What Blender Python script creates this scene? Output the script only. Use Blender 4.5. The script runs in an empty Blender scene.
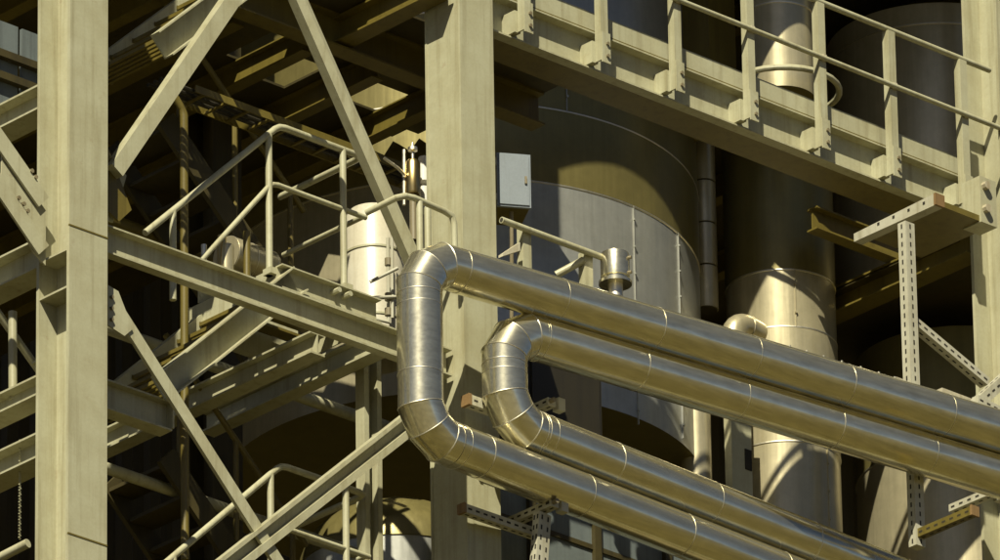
import bpy, math, random
from mathutils import Vector, Matrix
random.seed(7)
R = math.radians
S = bpy.context.scene
COL = S.collection

# ------------------------------------------------------------------ camera
ELEV, ROLL, F_PX, DIST = R(24.6), 0.0161, 9890.0, 75.0
sA, cA = math.sin(R(47.1)), math.cos(R(47.1))          # X runs right and away, Y runs left and away
FWD_H, RIGHT = Vector((cA, sA, 0)), Vector((sA, -cA, 0))
FWD = FWD_H * math.cos(ELEV) + Vector((0, 0, math.sin(ELEV)))
UP = RIGHT.cross(FWD)
R2 = RIGHT * math.cos(ROLL) - UP * math.sin(ROLL)
U2 = UP * math.cos(ROLL) + RIGHT * math.sin(ROLL)
HZ = 1.7 + DIST * math.sin(ELEV)                         # height of the part of the plant we look at
CAM = Vector((0, 0, HZ)) - FWD * DIST
cam_d = bpy.data.cameras.new('camera')
cam = bpy.data.objects.new('camera', cam_d); COL.objects.link(cam)
cam.matrix_world = Matrix(((R2.x, U2.x, -FWD.x, CAM.x), (R2.y, U2.y, -FWD.y, CAM.y), (R2.z, U2.z, -FWD.z, CAM.z), (0, 0, 0, 1)))
cam_d.sensor_fit = 'HORIZONTAL'; cam_d.sensor_width = 36; cam_d.lens = F_PX * 0.036
cam_d.clip_start = 1; cam_d.clip_end = 5000
S.camera = cam

# ------------------------------------------------------------------ world, sun, exposure
SUN_EL, SUN_TURN = R(47), R(10)
sd = (FWD_H * math.cos(SUN_TURN) + RIGHT * math.sin(SUN_TURN))   # the way the light travels over the ground
sun_dir = Vector((sd.x * math.cos(SUN_EL), sd.y * math.cos(SUN_EL), -math.sin(SUN_EL)))
W = bpy.data.worlds.new('World'); S.world = W; W.use_nodes = True
nt = W.node_tree; bg = nt.nodes['Background']
sky = nt.nodes.new('ShaderNodeTexSky'); sky.sky_type = 'NISHITA'; sky.sun_disc = False
sky.sun_elevation = SUN_EL; sky.sun_rotation = math.atan2(-sd.x, -sd.y)
sky.dust_density = 0.35; sky.ozone_density = 0.0; sky.air_density = 0.25
nt.links.new(sky.outputs[0], bg.inputs[0]); bg.inputs[1].default_value = 0.05
sl = bpy.data.lights.new('sun', 'SUN'); sl.energy = 5.0; sl.angle = R(0.5); sl.color = (1.0, 0.94, 0.74)
so = bpy.data.objects.new('sun', sl); COL.objects.link(so)
so.rotation_euler = sun_dir.to_track_quat('-Z', 'Y').to_euler(); so.location = (0, 0, 90)
S.view_settings.view_transform = 'Standard'; S.view_settings.look = 'None'
S.view_settings.exposure = 0.7; S.view_settings.gamma = 1.0
S.cycles.max_bounces = 8; S.cycles.diffuse_bounces = 4; S.cycles.glossy_bounces = 5

# ------------------------------------------------------------------ where a picture point lies on a real plane
def P(u, v, X=None, Y=None, Z=None):
    d = R2 * ((u - 500) / F_PX) + U2 * ((280 - v) / F_PX) + FWD
    if X is not None: t = (X - CAM.x) / d.x
    elif Y is not None: t = (Y - CAM.y) / d.y
    else: t = (Z - CAM.z) / d.z
    return CAM + d * t
def px_u(p):
    q = p - CAM; return 500 + F_PX * q.dot(R2) / q.dot(FWD)
def px_v(p):
    q = p - CAM; return 280 - F_PX * q.dot(U2) / q.dot(FWD)
def Xat(u, Y, Z):
    a, b = -40.0, 40.0
    for _ in range(50):
        m = (a + b) / 2
        if px_u(Vector((m, Y, Z))) < u: a = m
        else: b = m
    return (a + b) / 2
def level(u0, v0, u1, Y):                                 # a level line along X
    a = P(u0, v0, Y=Y); return a, Vector((Xat(u1, Y, a.z), Y, a.z))

# ------------------------------------------------------------------ materials
def nodes(name):
    m = bpy.data.materials.new(name); m.use_nodes = True
    t = m.node_tree; return m, t, t.nodes['Principled BSDF']
def ramp(t, stops):
    r = t.nodes.new('ShaderNodeValToRGB'); e = r.color_ramp.elements
    e[0].position, e[0].color = stops[0][0], (*stops[0][1], 1)
    e[1].position, e[1].color = stops[-1][0], (*stops[-1][1], 1)
    for p, c in stops[1:-1]:
        k = e.new(p); k.color = (*c, 1)
    return r
def noise(t, scale, detail=6, rough=0.6, stretch=None):
    g = t.nodes.new('ShaderNodeNewGeometry'); mp = t.nodes.new('ShaderNodeMapping')
    t.links.new(g.outputs['Position'], mp.inputs['Vector'])
    if stretch: mp.inputs['Scale'].default_value = stretch
    n = t.nodes.new('ShaderNodeTexNoise'); n.inputs['Scale'].default_value = scale
    n.inputs['Detail'].default_value = detail; n.inputs['Roughness'].default_value = rough
    t.links.new(mp.outputs[0], n.inputs['Vector']); return n
def mix(t, a, b, fac, mode='MIX'):
    m = t.nodes.new('ShaderNodeMix'); m.data_type = 'RGBA'; m.blend_type = mode
    for s, v in ((m.inputs[0], fac), (m.inputs[6], a), (m.inputs[7], b)):
        if hasattr(v, 'is_linked'): t.links.new(v, s)
        elif isinstance(v, tuple): s.default_value = (*v, 1)
        else: s.default_value = v
    return m.outputs[2]
def bump(t, bsdf, src, strength, dist=0.01):
    b = t.nodes.new('ShaderNodeBump'); b.inputs['Strength'].default_value = strength
    b.inputs['Distance'].default_value = dist
    t.links.new(src, b.inputs['Height']); t.links.new(b.outputs[0], bsdf.inputs['Normal'])
def paint(name, base, dirt, rough=0.5, amount=0.5, rust=0.0):
    m, t, b = nodes(name)
    n1 = noise(t, 3.2, 8, 0.65); n2 = noise(t, 14, 6, 0.65, (1, 1, 0.045)); n3 = noise(t, 45, 4, 0.7)
    r1 = ramp(t, [(0.35, (0, 0, 0)), (0.75, (1, 1, 1))]); t.links.new(n1.outputs[0], r1.inputs[0])
    r2 = ramp(t, [(0.5, (0, 0, 0)), (0.72, (1, 1, 1))]); t.links.new(n2.outputs[0], r2.inputs[0])
    r3 = ramp(t, [(0.3, (0.93, 0.93, 0.93)), (0.7, (1.04, 1.04, 1.04))]); t.links.new(n3.outputs[0], r3.inputs[0])
    mm = t.nodes.new('ShaderNodeMath'); mm.operation = 'MULTIPLY'; mm.inputs[1].default_value = amount
    t.links.new(r1.outputs[0], mm.inputs[0])
    c = mix(t, base, dirt, mm.outputs[0])
    m2 = t.nodes.new('ShaderNodeMath'); m2.operation = 'MULTIPLY'; m2.inputs[1].default_value = amount * 1.2
    t.links.new(r2.outputs[0], m2.inputs[0])
    c = mix(t, c, tuple(x * 0.8 for x in dirt), m2.outputs[0])
    if rust:
        n4 = noise(t, 7, 9, 0.75); r4 = ramp(t, [(0.60, (0, 0, 0)), (0.68, (1, 1, 1))]); t.links.new(n4.outputs[0], r4.inputs[0])
        m4 = t.nodes.new('ShaderNodeMath'); m4.operation = 'MULTIPLY'; m4.inputs[1].default_value = rust
        t.links.new(r4.outputs[0], m4.inputs[0]); c = mix(t, c, (0.16, 0.065, 0.015), m4.outputs[0])
    c = mix(t, c, r3.outputs[0], 1.0, 'MULTIPLY')
    t.links.new(c, b.inputs['Base Color']); b.inputs['Roughness'].default_value = rough
    bump(t, b, n3.outputs[0], 0.12, 0.004)
    return m
def metal(name, base, rough, metallic=1.0, wav=0.25, streak=(1, 1, 0.05), spots=0.15, haze=0):
    m, t, b = nodes(name)
    n1 = noise(t, 2.2, 3, 0.5); n2 = noise(t, 26, 5, 0.65, streak); n3 = noise(t, 7, 7, 0.7)
    r = ramp(t, [(0.3, tuple(x * 0.82 for x in base)), (0.7, base)]); t.links.new(n3.outputs[0], r.inputs[0])
    c = mix(t, r.outputs[0], tuple(x * 0.55 for x in base), 0.0)
    r2 = ramp(t, [(0.35, (1 - spots,) * 3), (0.65, (1, 1, 1))]); t.links.new(n2.outputs[0], r2.inputs[0])
    c = mix(t, r.outputs[0], r2.outputs[0], 1.0, 'MULTIPLY')
    t.links.new(c, b.inputs['Base Color']); b.inputs['Metallic'].default_value = metallic
    mr = t.nodes.new('ShaderNodeMapRange'); mr.inputs['To Min'].default_value = rough * 0.75; mr.inputs['To Max'].default_value = rough * 1.3
    t.links.new(n2.outputs[0], mr.inputs['Value']); t.links.new(mr.outputs[0], b.inputs['Roughness'])
    ad = t.nodes.new('ShaderNodeMath'); ad.operation = 'MULTIPLY_ADD'; ad.inputs[1].default_value = 0.08
    t.links.new(n2.outputs[0], ad.inputs[0]); t.links.new(n1.outputs[0], ad.inputs[2])
    bump(t, b, ad.outputs[0], wav, 0.03)
    if haze:
        b2 = t.nodes.new('ShaderNodeBsdfPrincipled'); b2.inputs['Metallic'].default_value = metallic
        t.links.new(c, b2.inputs['Base Color']); b2.inputs['Roughness'].default_value = haze
        t.links.new(b.inputs['Normal'].links[0].from_socket, b2.inputs['Normal'])
        mx = t.nodes.new('ShaderNodeMixShader'); mx.inputs[0].default_value = 0.5
        t.links.new(b.outputs[0], mx.inputs[1]); t.links.new(b2.outputs[0], mx.inputs[2])
        t.links.new(mx.outputs[0], t.nodes['Material Output'].inputs[0])
    return m
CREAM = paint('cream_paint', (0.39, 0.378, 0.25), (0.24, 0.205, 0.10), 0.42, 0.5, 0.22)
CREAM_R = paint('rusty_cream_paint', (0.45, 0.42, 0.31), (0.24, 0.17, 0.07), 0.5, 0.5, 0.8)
OLIVE_SHADE = paint('olive_shade_paint', (0.135, 0.104, 0.019), (0.075, 0.056, 0.009), 0.45, 0.55)  # shade on interior steel put into the paint; also olive parts
DARK_SHADE = paint('umber_shade_paint', (0.045, 0.034, 0.006), (0.02, 0.015, 0.003), 0.6, 0.6)  # deep interior shade put into this paint; also dark frames
GALV = paint('galvanised_strut', (0.42, 0.405, 0.31), (0.25, 0.22, 0.13), 0.42, 0.5)
BLUEGREY = paint('bluegrey_paint', (0.20, 0.225, 0.24), (0.15, 0.165, 0.165), 0.35, 0.4)
WHITE = paint('white_paint', (0.74, 0.73, 0.66), (0.50, 0.46, 0.34), 0.4, 0.4)
CAP = paint('orange_cap', (0.21, 0.13, 0.05), (0.12, 0.065, 0.02), 0.6, 0.5)
BLACKB = paint('black_brown_shade', (0.018, 0.014, 0.005), (0.010, 0.008, 0.003), 0.6, 0.4)  # shade of the pipes put into the cabinet colour; also cables
PANELG = paint('slate_panel', (0.13, 0.15, 0.145), (0.08, 0.09, 0.085), 0.4, 0.5)
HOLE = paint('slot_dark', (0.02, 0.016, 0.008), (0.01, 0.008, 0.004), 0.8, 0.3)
BOLT = paint('bolt_steel', (0.20, 0.17, 0.10), (0.10, 0.07, 0.03), 0.45, 0.5)
CLAD = metal('pipe_cladding', (0.93, 0.87, 0.63), 0.15, 0.92, 0.06, (0.04, 1.5, 1.5), 0.24, 0.27)
SEAM = metal('seam_band', (0.80, 0.75, 0.60), 0.42, 1.0, 0.1, (1, 1, 1), 0.1)
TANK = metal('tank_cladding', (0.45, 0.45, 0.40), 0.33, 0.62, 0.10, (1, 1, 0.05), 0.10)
BRONZE_SHADE = metal('bronze_shade_cladding', (0.22, 0.185, 0.065), 0.36, 0.5, 0.12, (1, 1, 0.05), 0.12)  # shade and dark reflections put into the shell colour
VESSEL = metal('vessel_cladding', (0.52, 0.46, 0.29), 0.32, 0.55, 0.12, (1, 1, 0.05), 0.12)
BRASS = metal('brass_valve', (0.62, 0.47, 0.20), 0.3, 1.0, 0.1, (1, 1, 0.1), 0.1)
def ground_mat():
    m, t, b = nodes('dark_gravel')
    n = noise(t, 0.15, 9, 0.7); r = ramp(t, [(0.3, (0.052, 0.041, 0.0075)), (0.7, (0.082, 0.065, 0.0125))])
    t.links.new(n.outputs[0], r.inputs[0]); t.links.new(r.outputs[0], b.inputs['Base Color']); b.inputs['Roughness'].default_value = 0.9
    return m
GROUND = ground_mat()

# ------------------------------------------------------------------ mesh collector
X_, Y_, Z_ = Vector((1, 0, 0)), Vector((0, 1, 0)), Vector((0, 0, 1))
class MB:
    def __init__(s): s.v, s.f, s.sm = [], [], []
    def add(s, vs, fs, smooth=False):
        o = len(s.v); s.v += [Vector(x) for x in vs]
        for f in fs: s.f.append([o + i for i in f]); s.sm.append(smooth)
        return s
    def box(s, lo, hi):
        x0, y0, z0 = (min(a, b) for a, b in zip(lo, hi)); x1, y1, z1 = (max(a, b) for a, b in zip(lo, hi))
        return s.add([(x0, y0, z0), (x1, y0, z0), (x1, y1, z0), (x0, y1, z0), (x0, y0, z1), (x1, y0, z1), (x1, y1, z1), (x0, y1, z1)],
                     [(0, 3, 2, 1), (4, 5, 6, 7), (0, 1, 5, 4), (1, 2, 6, 5), (2, 3, 7, 6), (3, 0, 4, 7)])
    def ext(s, prof, p0, p1, a, b):
        n = len(prof); p0, p1 = Vector(p0), Vector(p1)
        vs = [p0 + a * x + b * y for x, y in prof] + [p1 + a * x + b * y for x, y in prof]
        ar = sum(prof[i][0] * prof[(i + 1) % n][1] - prof[(i + 1) % n][0] * prof[i][1] for i in range(n))
        flip = (ar > 0) != (a.cross(b).dot(p1 - p0) > 0)
        fs = [tuple(range(n))[::-1], tuple(range(n, 2 * n))] + [(i, (i + 1) % n, n + (i + 1) % n, n + i) for i in range(n)]
        if flip: fs = [f[::-1] for f in fs]
        return s.add(vs, fs)
    def bar(s, p0, p1, w, h, a=None):
        d = (Vector(p1) - Vector(p0)).normalized()
        if a is None: a = Y_ if abs(d.y) < 0.9 else X_
        a = (a - d * a.dot(d)).normalized(); b = d.cross(a)
        return s.ext([(-w / 2, -h / 2), (w / 2, -h / 2), (w / 2, h / 2), (-w / 2, h / 2)], p0, p1, a, b)
    def tube(s, pts, r, n=12, caps=True):
        pts = [Vector(p) for p in pts]; m = len(pts); o = len(s.v)
        rs = r if isinstance(r, (list, tuple)) else [r] * m
        a = None
        for i, p in enumerate(pts):
            d0 = (pts[i] - pts[i - 1]).normalized() if i else (pts[1] - pts[0]).normalized()
            d1 = (pts[i + 1] - pts[i]).normalized() if i < m - 1 else d0
            t = (d0 + d1).normalized(); c = max(0.35, t.dot(d1))
            if a is None:
                a = Z_ if abs(t.z) < 0.9 else X_
            a = (a - t * a.dot(t)).normalized(); b = t.cross(a)
            bend = (d1 - d0)
            ax = (bend - t * bend.dot(t)).normalized() if bend.length > 1e-4 else None
            for k in range(n):
                q = a * math.cos(2 * math.pi * k / n) + b * math.sin(2 * math.pi * k / n)
                if ax is not None: q = q + ax * (q.dot(ax) * (1 / c - 1))
                s.v.append(p + q * rs[i])
        for i in range(m - 1):
            for k in range(n):
                k2 = (k + 1) % n
                s.f.append([o + i * n + k, o + i * n + k2, o + (i + 1) * n + k2, o + (i + 1) * n + k]); s.sm.append(True)
        if caps:
            s.f.append([o + k for k in range(n)][::-1]); s.sm.append(False)
            s.f.append([o + (m - 1) * n + k for k in range(n)]); s.sm.append(False)
        return s
    def cyl(s, p0, p1, r, n=12): return s.tube([p0, p1], r, n)
    def build(s, name, mat, parent=None, shift=None):
        me = bpy.data.meshes.new(name)
        off = Vector(parent.location) if parent is not None else Vector((0, 0, 0))
        if parent is not None and parent.parent is not None: off = off + Vector(parent.parent.location)
        if parent is None and s.v:
            off = sum(s.v, Vector()) / len(s.v)
        me.from_pydata([v - off for v in s.v], [], s.f)
        me.polygons.foreach_set('use_smooth', s.sm); me.materials.append(mat); me.update(); me.set_sharp_from_angle(angle=R(32))
        o = bpy.data.objects.new(name, me); COL.objects.link(o)
        if parent is not None: o.parent = parent
        else: o.location = off
        return o
def thing(name, label, cat, loc, group=None):
    o = bpy.data.objects.new(name, None); COL.objects.link(o); o.location = loc; o.empty_display_size = 0.1
    o['label'] = label; o['category'] = cat
    if group: o['group'] = group
    return o
def tag(o, label, cat, group=None):
    o['label'] = label; o['category'] = cat
    if group: o['group'] = group
    return o
def struct(o): o['kind'] = 'structure'; return o
def copy_tree(o, parent=None):
    c = o.copy(); COL.objects.link(c)
    if parent is not None: c.parent = parent
    for ch in list(o.children): copy_tree(ch, c)
    return c
# steel sections: (a, b) outlines
def HSEC(w, h, tf, tw):       # flanges at b = +-h/2
    return [(-w/2, -h/2), (w/2, -h/2), (w/2, -h/2+tf), (tw/2, -h/2+tf), (tw/2, h/2-tf), (w/2, h/2-tf), (w/2, h/2), (-w/2, h/2), (-w/2, h/2-tf), (-tw/2, h/2-tf), (-tw/2, -h/2+tf), (-w/2, -h/2+tf)]
def CSEC(w, h, t):            # web at a = 0, flanges to a = -w, b from 0 to h
    return [(0, 0), (0, h), (-w, h), (-w, h-t), (-t, h-t), (-t, t), (-w, t), (-w, 0)]
def LSEC(w, h, t):            # legs along +a and +b
    return [(0, 0), (w, 0), (w, t), (t, t), (t, h), (0, h)]
STOREY = 2.8

# ================================================================== ground
g = MB().add([(-3000, -3000, 0), (3000, -3000, 0), (3000, 3000, 0), (-3000, 3000, 0)], [(0, 1, 2, 3)]).build('ground', GROUND); struct(g)

# ================================================================== columns
ZT = HZ + 9.0
def h_column(label, xr, w, d, y0=0.0, marks=()):
    """H column: near flange faces -Y at y0, its right edge at xr"""
    xc = xr - w / 2; tf, tw = 0.03, 0.02
    t = thing('steel_column', label, 'column', (xc, y0 + d / 2, 0), 'main columns of the facade')
    MB().box((xc - w/2, y0, 0), (xc + w/2, y0 + tf, ZT)).build('flange', CREAM, t)
    MB().box((xc - w/2, y0 + d - tf, 0), (xc + w/2, y0 + d, ZT)).build('flange', CREAM, t)
    MB().box((xc - tw/2, y0 + tf, 0), (xc + tw/2, y0 + d - tf, ZT)).build('web', CREAM, t)
    for z in marks:
        for sx in (-1, 1):
            MB().box((xc + sx * tw/2, y0 + tf, z - 0.008), (xc + sx * (w/2 - 0.004), y0 + d - tf, z + 0.008)).build('stiffener_plate', CREAM, t)
    for v in (232, 540):  # upper line stands in for a shadow edge, lower is a splice weld
        z = P(90, v, Y=y0).z
        MB().box((xc - w/2 - 0.002, y0 - 0.004, z - 0.006), (xc + w/2 + 0.002, y0 + 0.01, z + 0.006)).build('weld_shadow_line', OLIVE_SHADE, t)
    return t
xr1 = P(107.5, 280, Y=0).x
zst = P(64, 253, Y=0.1).z
C1 = h_column('tall cream H section column at the far left with a groove down its side', xr1, 0.365, 0.37, 0, (zst, zst + STOREY, zst - STOREY, zst - 0.3))
xr2 = P(497, 280, Y=0).x; w2 = 0.345; d2 = 0.40
# column 2: boxed column, side plates set a little back
t = thing('box_column', 'cream boxed column in the middle behind the top pipe elbow', 'column', (xr2 - w2/2, d2/2, 0), 'main columns of the facade')
MB().box((xr2 - w2, 0, 0), (xr2, 0.022, ZT)).build('front_plate', CREAM, t)
MB().box((xr2 - w2, d2 - 0.022, 0), (xr2, d2, ZT)).build('rear_plate', CREAM, t)
MB().box((xr2 - w2 + 0.006, 0.022, 0), (xr2 - w2 + 0.024, d2 - 0.022, ZT)).build('side_plate', CREAM, t)
MB().box((xr2 - 0.024, 0.022, 0), (xr2 - 0.006, d2 - 0.022, ZT)).build('side_plate', CREAM, t)
xl3 = P(998, 60, Y=0).x
C3 = h_column('cream H section column cut by the right edge behind the railing', xl3 + 0.365, 0.365, 0.39, 0)

# ================================================================== right platform
YF = 0.25
fa, fb = level(496, 29.5, 975, YF - 0.13)
zf = fa.z; FH = 0.33; FW = 0.10
def platform(z, x0, x1, label, grp, wide=None):
    t = thing('walkway_platform', label, 'walkway', (x0, YF, z), grp)
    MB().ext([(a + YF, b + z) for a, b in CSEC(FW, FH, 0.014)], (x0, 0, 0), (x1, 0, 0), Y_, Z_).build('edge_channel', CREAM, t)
    MB().box((x0, YF + 0.003, z + 0.004), (x1, YF + 0.28, z + 0.022)).build('soffit_plate', OLIVE_SHADE, t)  # underside shade put into its olive colour
    MB().box((x0, YF + 0.28, z + 0.004), (x1, YF + 0.295, z + FH - 0.014)).build('back_channel', OLIVE_SHADE, t)
    MB().box((x0, YF - FW + 0.005, z + FH + 0.003), (x1, YF + 0.30, z + FH + 0.013)).build('deck_plate', OLIVE_SHADE, t)
    MB().box((x0, YF - FW + 0.005, z + FH + 0.013), (x1, YF - FW + 0.013, z + FH + 0.165)).build('toe_board', CREAM, t)
    if wide:
        MB().box((wide, YF + 0.487, z + 0.006), (x1, YF + 0.86, z + 0.024)).build('soffit_plate', OLIVE_SHADE, t)
    return t
PL = platform(zf, fa.x, fb.x, 'long cream walkway edge with toe board under the railing at the upper right', 'walkways')
# the next walkway and the floor above it, over the frame
PL2 = platform(zf + STOREY + 0.13, fa.x, fb.x + 3, 'upper walkway one storey over the railing', 'walkways')

# ---- railing on it
foot_u = [524.5, 602, 676, 750, 822, 893, 965]
yp0, yp1 = YF - FW - 0.13, YF - FW - 0.06
zp = P(602, 50, Y=yp0).z
rail = thing('walkway_railing', 'cream railing of flat posts and round rails on the walkway edge', 'railing', (fa.x, yp0, zf))
dz_top = P(965, 33, Y=yp0).z
zfoot = None
posts = []
for i, u in enumerate(foot_u):
    zl = zf + 0.01
    xr = Xat(u + 6.5, yp0, zl + 0.1); posts.append(xr)
    top = zf + 1.30
    p = MB().ext([(-0.075, 0), (0, 0), (0, 0.012), (-0.061, 0.012), (-0.061, 0.07), (-0.075, 0.07)], (xr, yp0, zl + 0.02), (xr, yp0, top), X_, Y_).build('post', CREAM, rail)
    MB().box((xr - 0.075, yp0 - 0.012, zl), (xr + 0.012, yp0 - 0.001, zl + 0.26)).build('foot_plate', CREAM, rail)
    MB().box((xr - 0.105, yp1 + 0.002, zl + 0.016), (xr - 0.045, YF - 0.016, zl + 0.20)).build('bracket', CREAM, rail)
    for k in range(2):
        z = zl + 0.06 + 0.105 * k
        b = MB().cyl((xr - 0.022, yp0 - 0.028, z), (xr - 0.022, yp0 - 0.011, z), 0.016, 6).build('bolt', BOLT, rail)
    MB().box((xr - 0.055, yp0 - 0.03, zf + 0.78), (xr - 0.02, yp0 - 0.001, zf + 0.83)).build('rail_clip', CREAM_R, rail)
xe = P(992, 48, Y=yp0 + 0.03).x
MB().tube([(fa.x - 0.2, yp0 + 0.035, zf + 1.325), (posts[-1] + 0.30, yp0 + 0.035, zf + 1.325)], 0.024, 12).build('top_rail', CREAM, rail)
MB().tube([(fa.x - 0.2, yp0 - 0.02, zf + 0.80), (posts[-1] + 0.38, yp0 - 0.02, zf + 0.80)], 0.021, 12).build('mid_rail', CREAM, rail)

# ================================================================== insulated pipes
PR = 0.171
def pipe_run(t, pts, seam_u, stud=False, r=PR):
    """pts: corner points; straight cladding sections and mitred elbows, each a part"""
    RB = 0.30
    n = len(pts)
    segs = []
    for i in range(n - 1):
        a, b = pts[i].copy(), pts[i + 1].copy(); d = (b - a).normalized()
        if i > 0: a = a + d * RB
        if i < n - 2: b = b - d * RB
        segs.append((a, b, d))
    for i, (a, b, d) in enumerate(segs):
        # split at seams
        L = (b - a).length; cuts = [0.0]
        if abs(d.z) < 0.5:
            for u in seam_u[i]:
                lo, hi = 0.0, L
                for _ in range(40):
                    m = (lo + hi) / 2
                    if (px_u(a + d * m) < u) == (d.dot(RIGHT) > 0): lo = m
                    else: hi = m
                cuts.append((lo + hi) / 2)
        else:
            cuts += [L * 0.12, L * 0.80] if L > 0.5 else [L * 0.5]
        cuts = sorted(c for c in cuts if 0 <= c < L - 0.02) + [L]
        for k in range(len(cuts) - 1):
            rr = r + (0.0015 if k % 2 else 0.0)
            MB().tube([a + d * cuts[k], a + d * (cuts[k + 1] + (0.0 if k == len(cuts) - 2 else 0.0))], rr, 48).build('cladding_section', CLAD, t)
        if abs(d.z) < 0.5:
            side = d.cross(Z_).normalized()
            if side.dot(FWD_H) > 0: side = -side
            o_ = side * math.cos(R(43)) + Z_ * math.sin(R(43)); e_ = d.cross(o_)
            MB().ext([(-0.004, -0.003), (0.004, -0.003), (0.004, 0.0035), (-0.004, 0.002)], a + o_ * r, b + o_ * r, e_, o_).build('lap_seam', CLAD, t)
            if stud and i == 0:
                for u in (786, 803, 820, 838, 857, 875, 891):
                    lo, hi = 0.0, L
                    for _ in range(40):
                        m = (lo + hi) / 2
                        if (px_u(a + d * m) < u) == (d.dot(RIGHT) > 0): lo = m
                        else: hi = m
                    o2 = side * math.cos(R(72)) + Z_ * math.sin(R(72)); q_ = a + d * lo + o2 * (r - 0.003)
                    MB().cyl(q_, q_ + o2 * 0.016, 0.009, 6).build('stud', SEAM, t)
        for c in cuts[:-1]:
            band(t, a + d * c, d, r)
    for i in range(n - 2):
        a, b = segs[i][1], segs[i + 1][0]; c = pts[i + 1]; d0, d1 = segs[i][2], segs[i + 1][2]
        # arc from a to b tangent at c
        ang = d0.angle(d1); cen = None
        bis = (d1 - d0).normalized(); rad = RB / math.tan(ang / 2) if ang > 1e-3 else RB
        cen = c + bis * (RB / math.sin(ang / 2)) if ang > 1e-3 else c
        e0 = (a - cen); nrm = d0.cross(d1).normalized()
        K = 3; P_ = [cen + Matrix.Rotation(ang * k / K, 3, nrm) @ e0 for k in range(K + 1)]
        # mitre pieces: end rings lie in planes through the arc centre
        mids = [a] + [None] * 0
        pl = []
        for k in range(K + 1):
            pl.append((P_[k], Matrix.Rotation(ang * k / K, 3, nrm) @ d0))
        # chord polygon tangent points
        q = [a]
        for k in range(K):
            h = math.tan(ang / K / 2) * (a - cen).length
            q.append(P_[k] + pl[k][1] * h)
        q.append(b)
        # straight gores between corners q; mitre planes at inner corners
        full = MB().tube(q, r + 0.001, 48, caps=False)
        N = 48
        for k in range(len(q) - 1):
            g = MB(); vs = full.v[k * N:(k + 2) * N]
            g.add(vs, [(j, (j + 1) % N, N + (j + 1) % N, N + j) for j in range(N)], True)
            g.build('elbow_gore', CLAD, t)
            if k > 0:
                ring = full.v[k * N:(k + 1) * N]; cc = q[k]
                tb = MB(); M6 = 6; dd = ((q[k] - q[k-1]).normalized() + (q[k+1] - q[k]).normalized()).normalized()
                o = 0; vs2 = []; fs2 = []
                for j in range(N):
                    out = (ring[j] - cc).normalized()
                    for m in range(M6):
                        an = 2 * math.pi * m / M6
                        vs2.append(ring[j] + out * (0.004 * math.cos(an)) + dd * (0.004 * math.sin(an)))
                for j in range(N):
                    for m in range(M6):
                        fs2.append((j * M6 + m, j * M6 + (m + 1) % M6, ((j + 1) % N) * M6 + (m + 1) % M6, ((j + 1) % N) * M6 + m))
                tb.add(vs2, fs2, True).build('seam_band', SEAM, t)
def band(t, c, d, r, w=0.008, h=0.003):
    a = (Z_ if abs(d.z) < 0.9 else X_); a = (a - d * a.dot(d)).normalized(); b = d.cross(a)
    N = 48; vs, fs = [], []
    prof = [(-w/2, -0.004), (-w/2 * 0.6, h), (w/2 * 0.6, h), (w/2, -0.004)]
    for j in range(N):
        q = a * math.cos(2*math.pi*j/N) + b * math.sin(2*math.pi*j/N)
        for x, y in prof: vs.append(c + d * x + q * (r + y))
    for j in range(N):
        j2 = (j + 1) % N
        for m in range(3): fs.append((j*4+m, j2*4+m, j2*4+m+1, j*4+m+1))
    MB().add(vs, fs, True).build('seam_band', SEAM, t)
def hor(p, m, length):        # level direction whose picture slope is m, starting at p
    best = None
    lo, hi = R(-40), R(40)
    def slope(a):
        q = p + Vector((math.cos(a), math.sin(a), 0)) * 2
        return (px_v(q) - px_v(p)) / (px_u(q) - px_u(p))
    for _ in range(50):
        mid = (lo + hi) / 2
        if slope(mid) < m: lo = mid
        else: hi = mid
    return p + Vector((math.cos(mid), math.sin(mid), 0)) * length
YP1, YP2 = -0.42, -0.40
a1, b1 = P(419, 259, Y=YP1), P(419.5, 432, Y=YP1); b1 = Vector((a1.x, YP1, b1.z))
t1 = thing('insulated_pipe', 'outer shiny pipe loop, its left riser tallest, top run highest and bottom run lowest', 'pipe', b1, 'clad pipes looping on the facade')
E1, E4 = hor(a1, 0.298, 8.5), hor(b1, 0.392, 8.5)
pipe_run(t1, [E1, a1, b1, E4], {0: [943, 843, 749, 653, 557, 459, 452], 1: [], 2: [448, 457, 480, 580, 680, 777, 872, 960]}, True)
a2, b2 = P(504, 329, Y=YP2), P(504, 421, Y=YP2); b2 = Vector((a2.x, YP2, b2.z))
t2 = thing('insulated_pipe', 'inner shiny pipe loop with the short riser, nested inside the taller loop', 'pipe', b2, 'clad pipes looping on the facade')
E2, E3 = hor(a2, 0.298, 8.5), hor(b2, 0.400, 8.5)
pipe_run(t2, [E2, a2, b2, E3], {0: [925, 832, 737, 637, 538, 530], 1: [], 2: [536, 544, 610, 708, 807, 902]})

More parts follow.
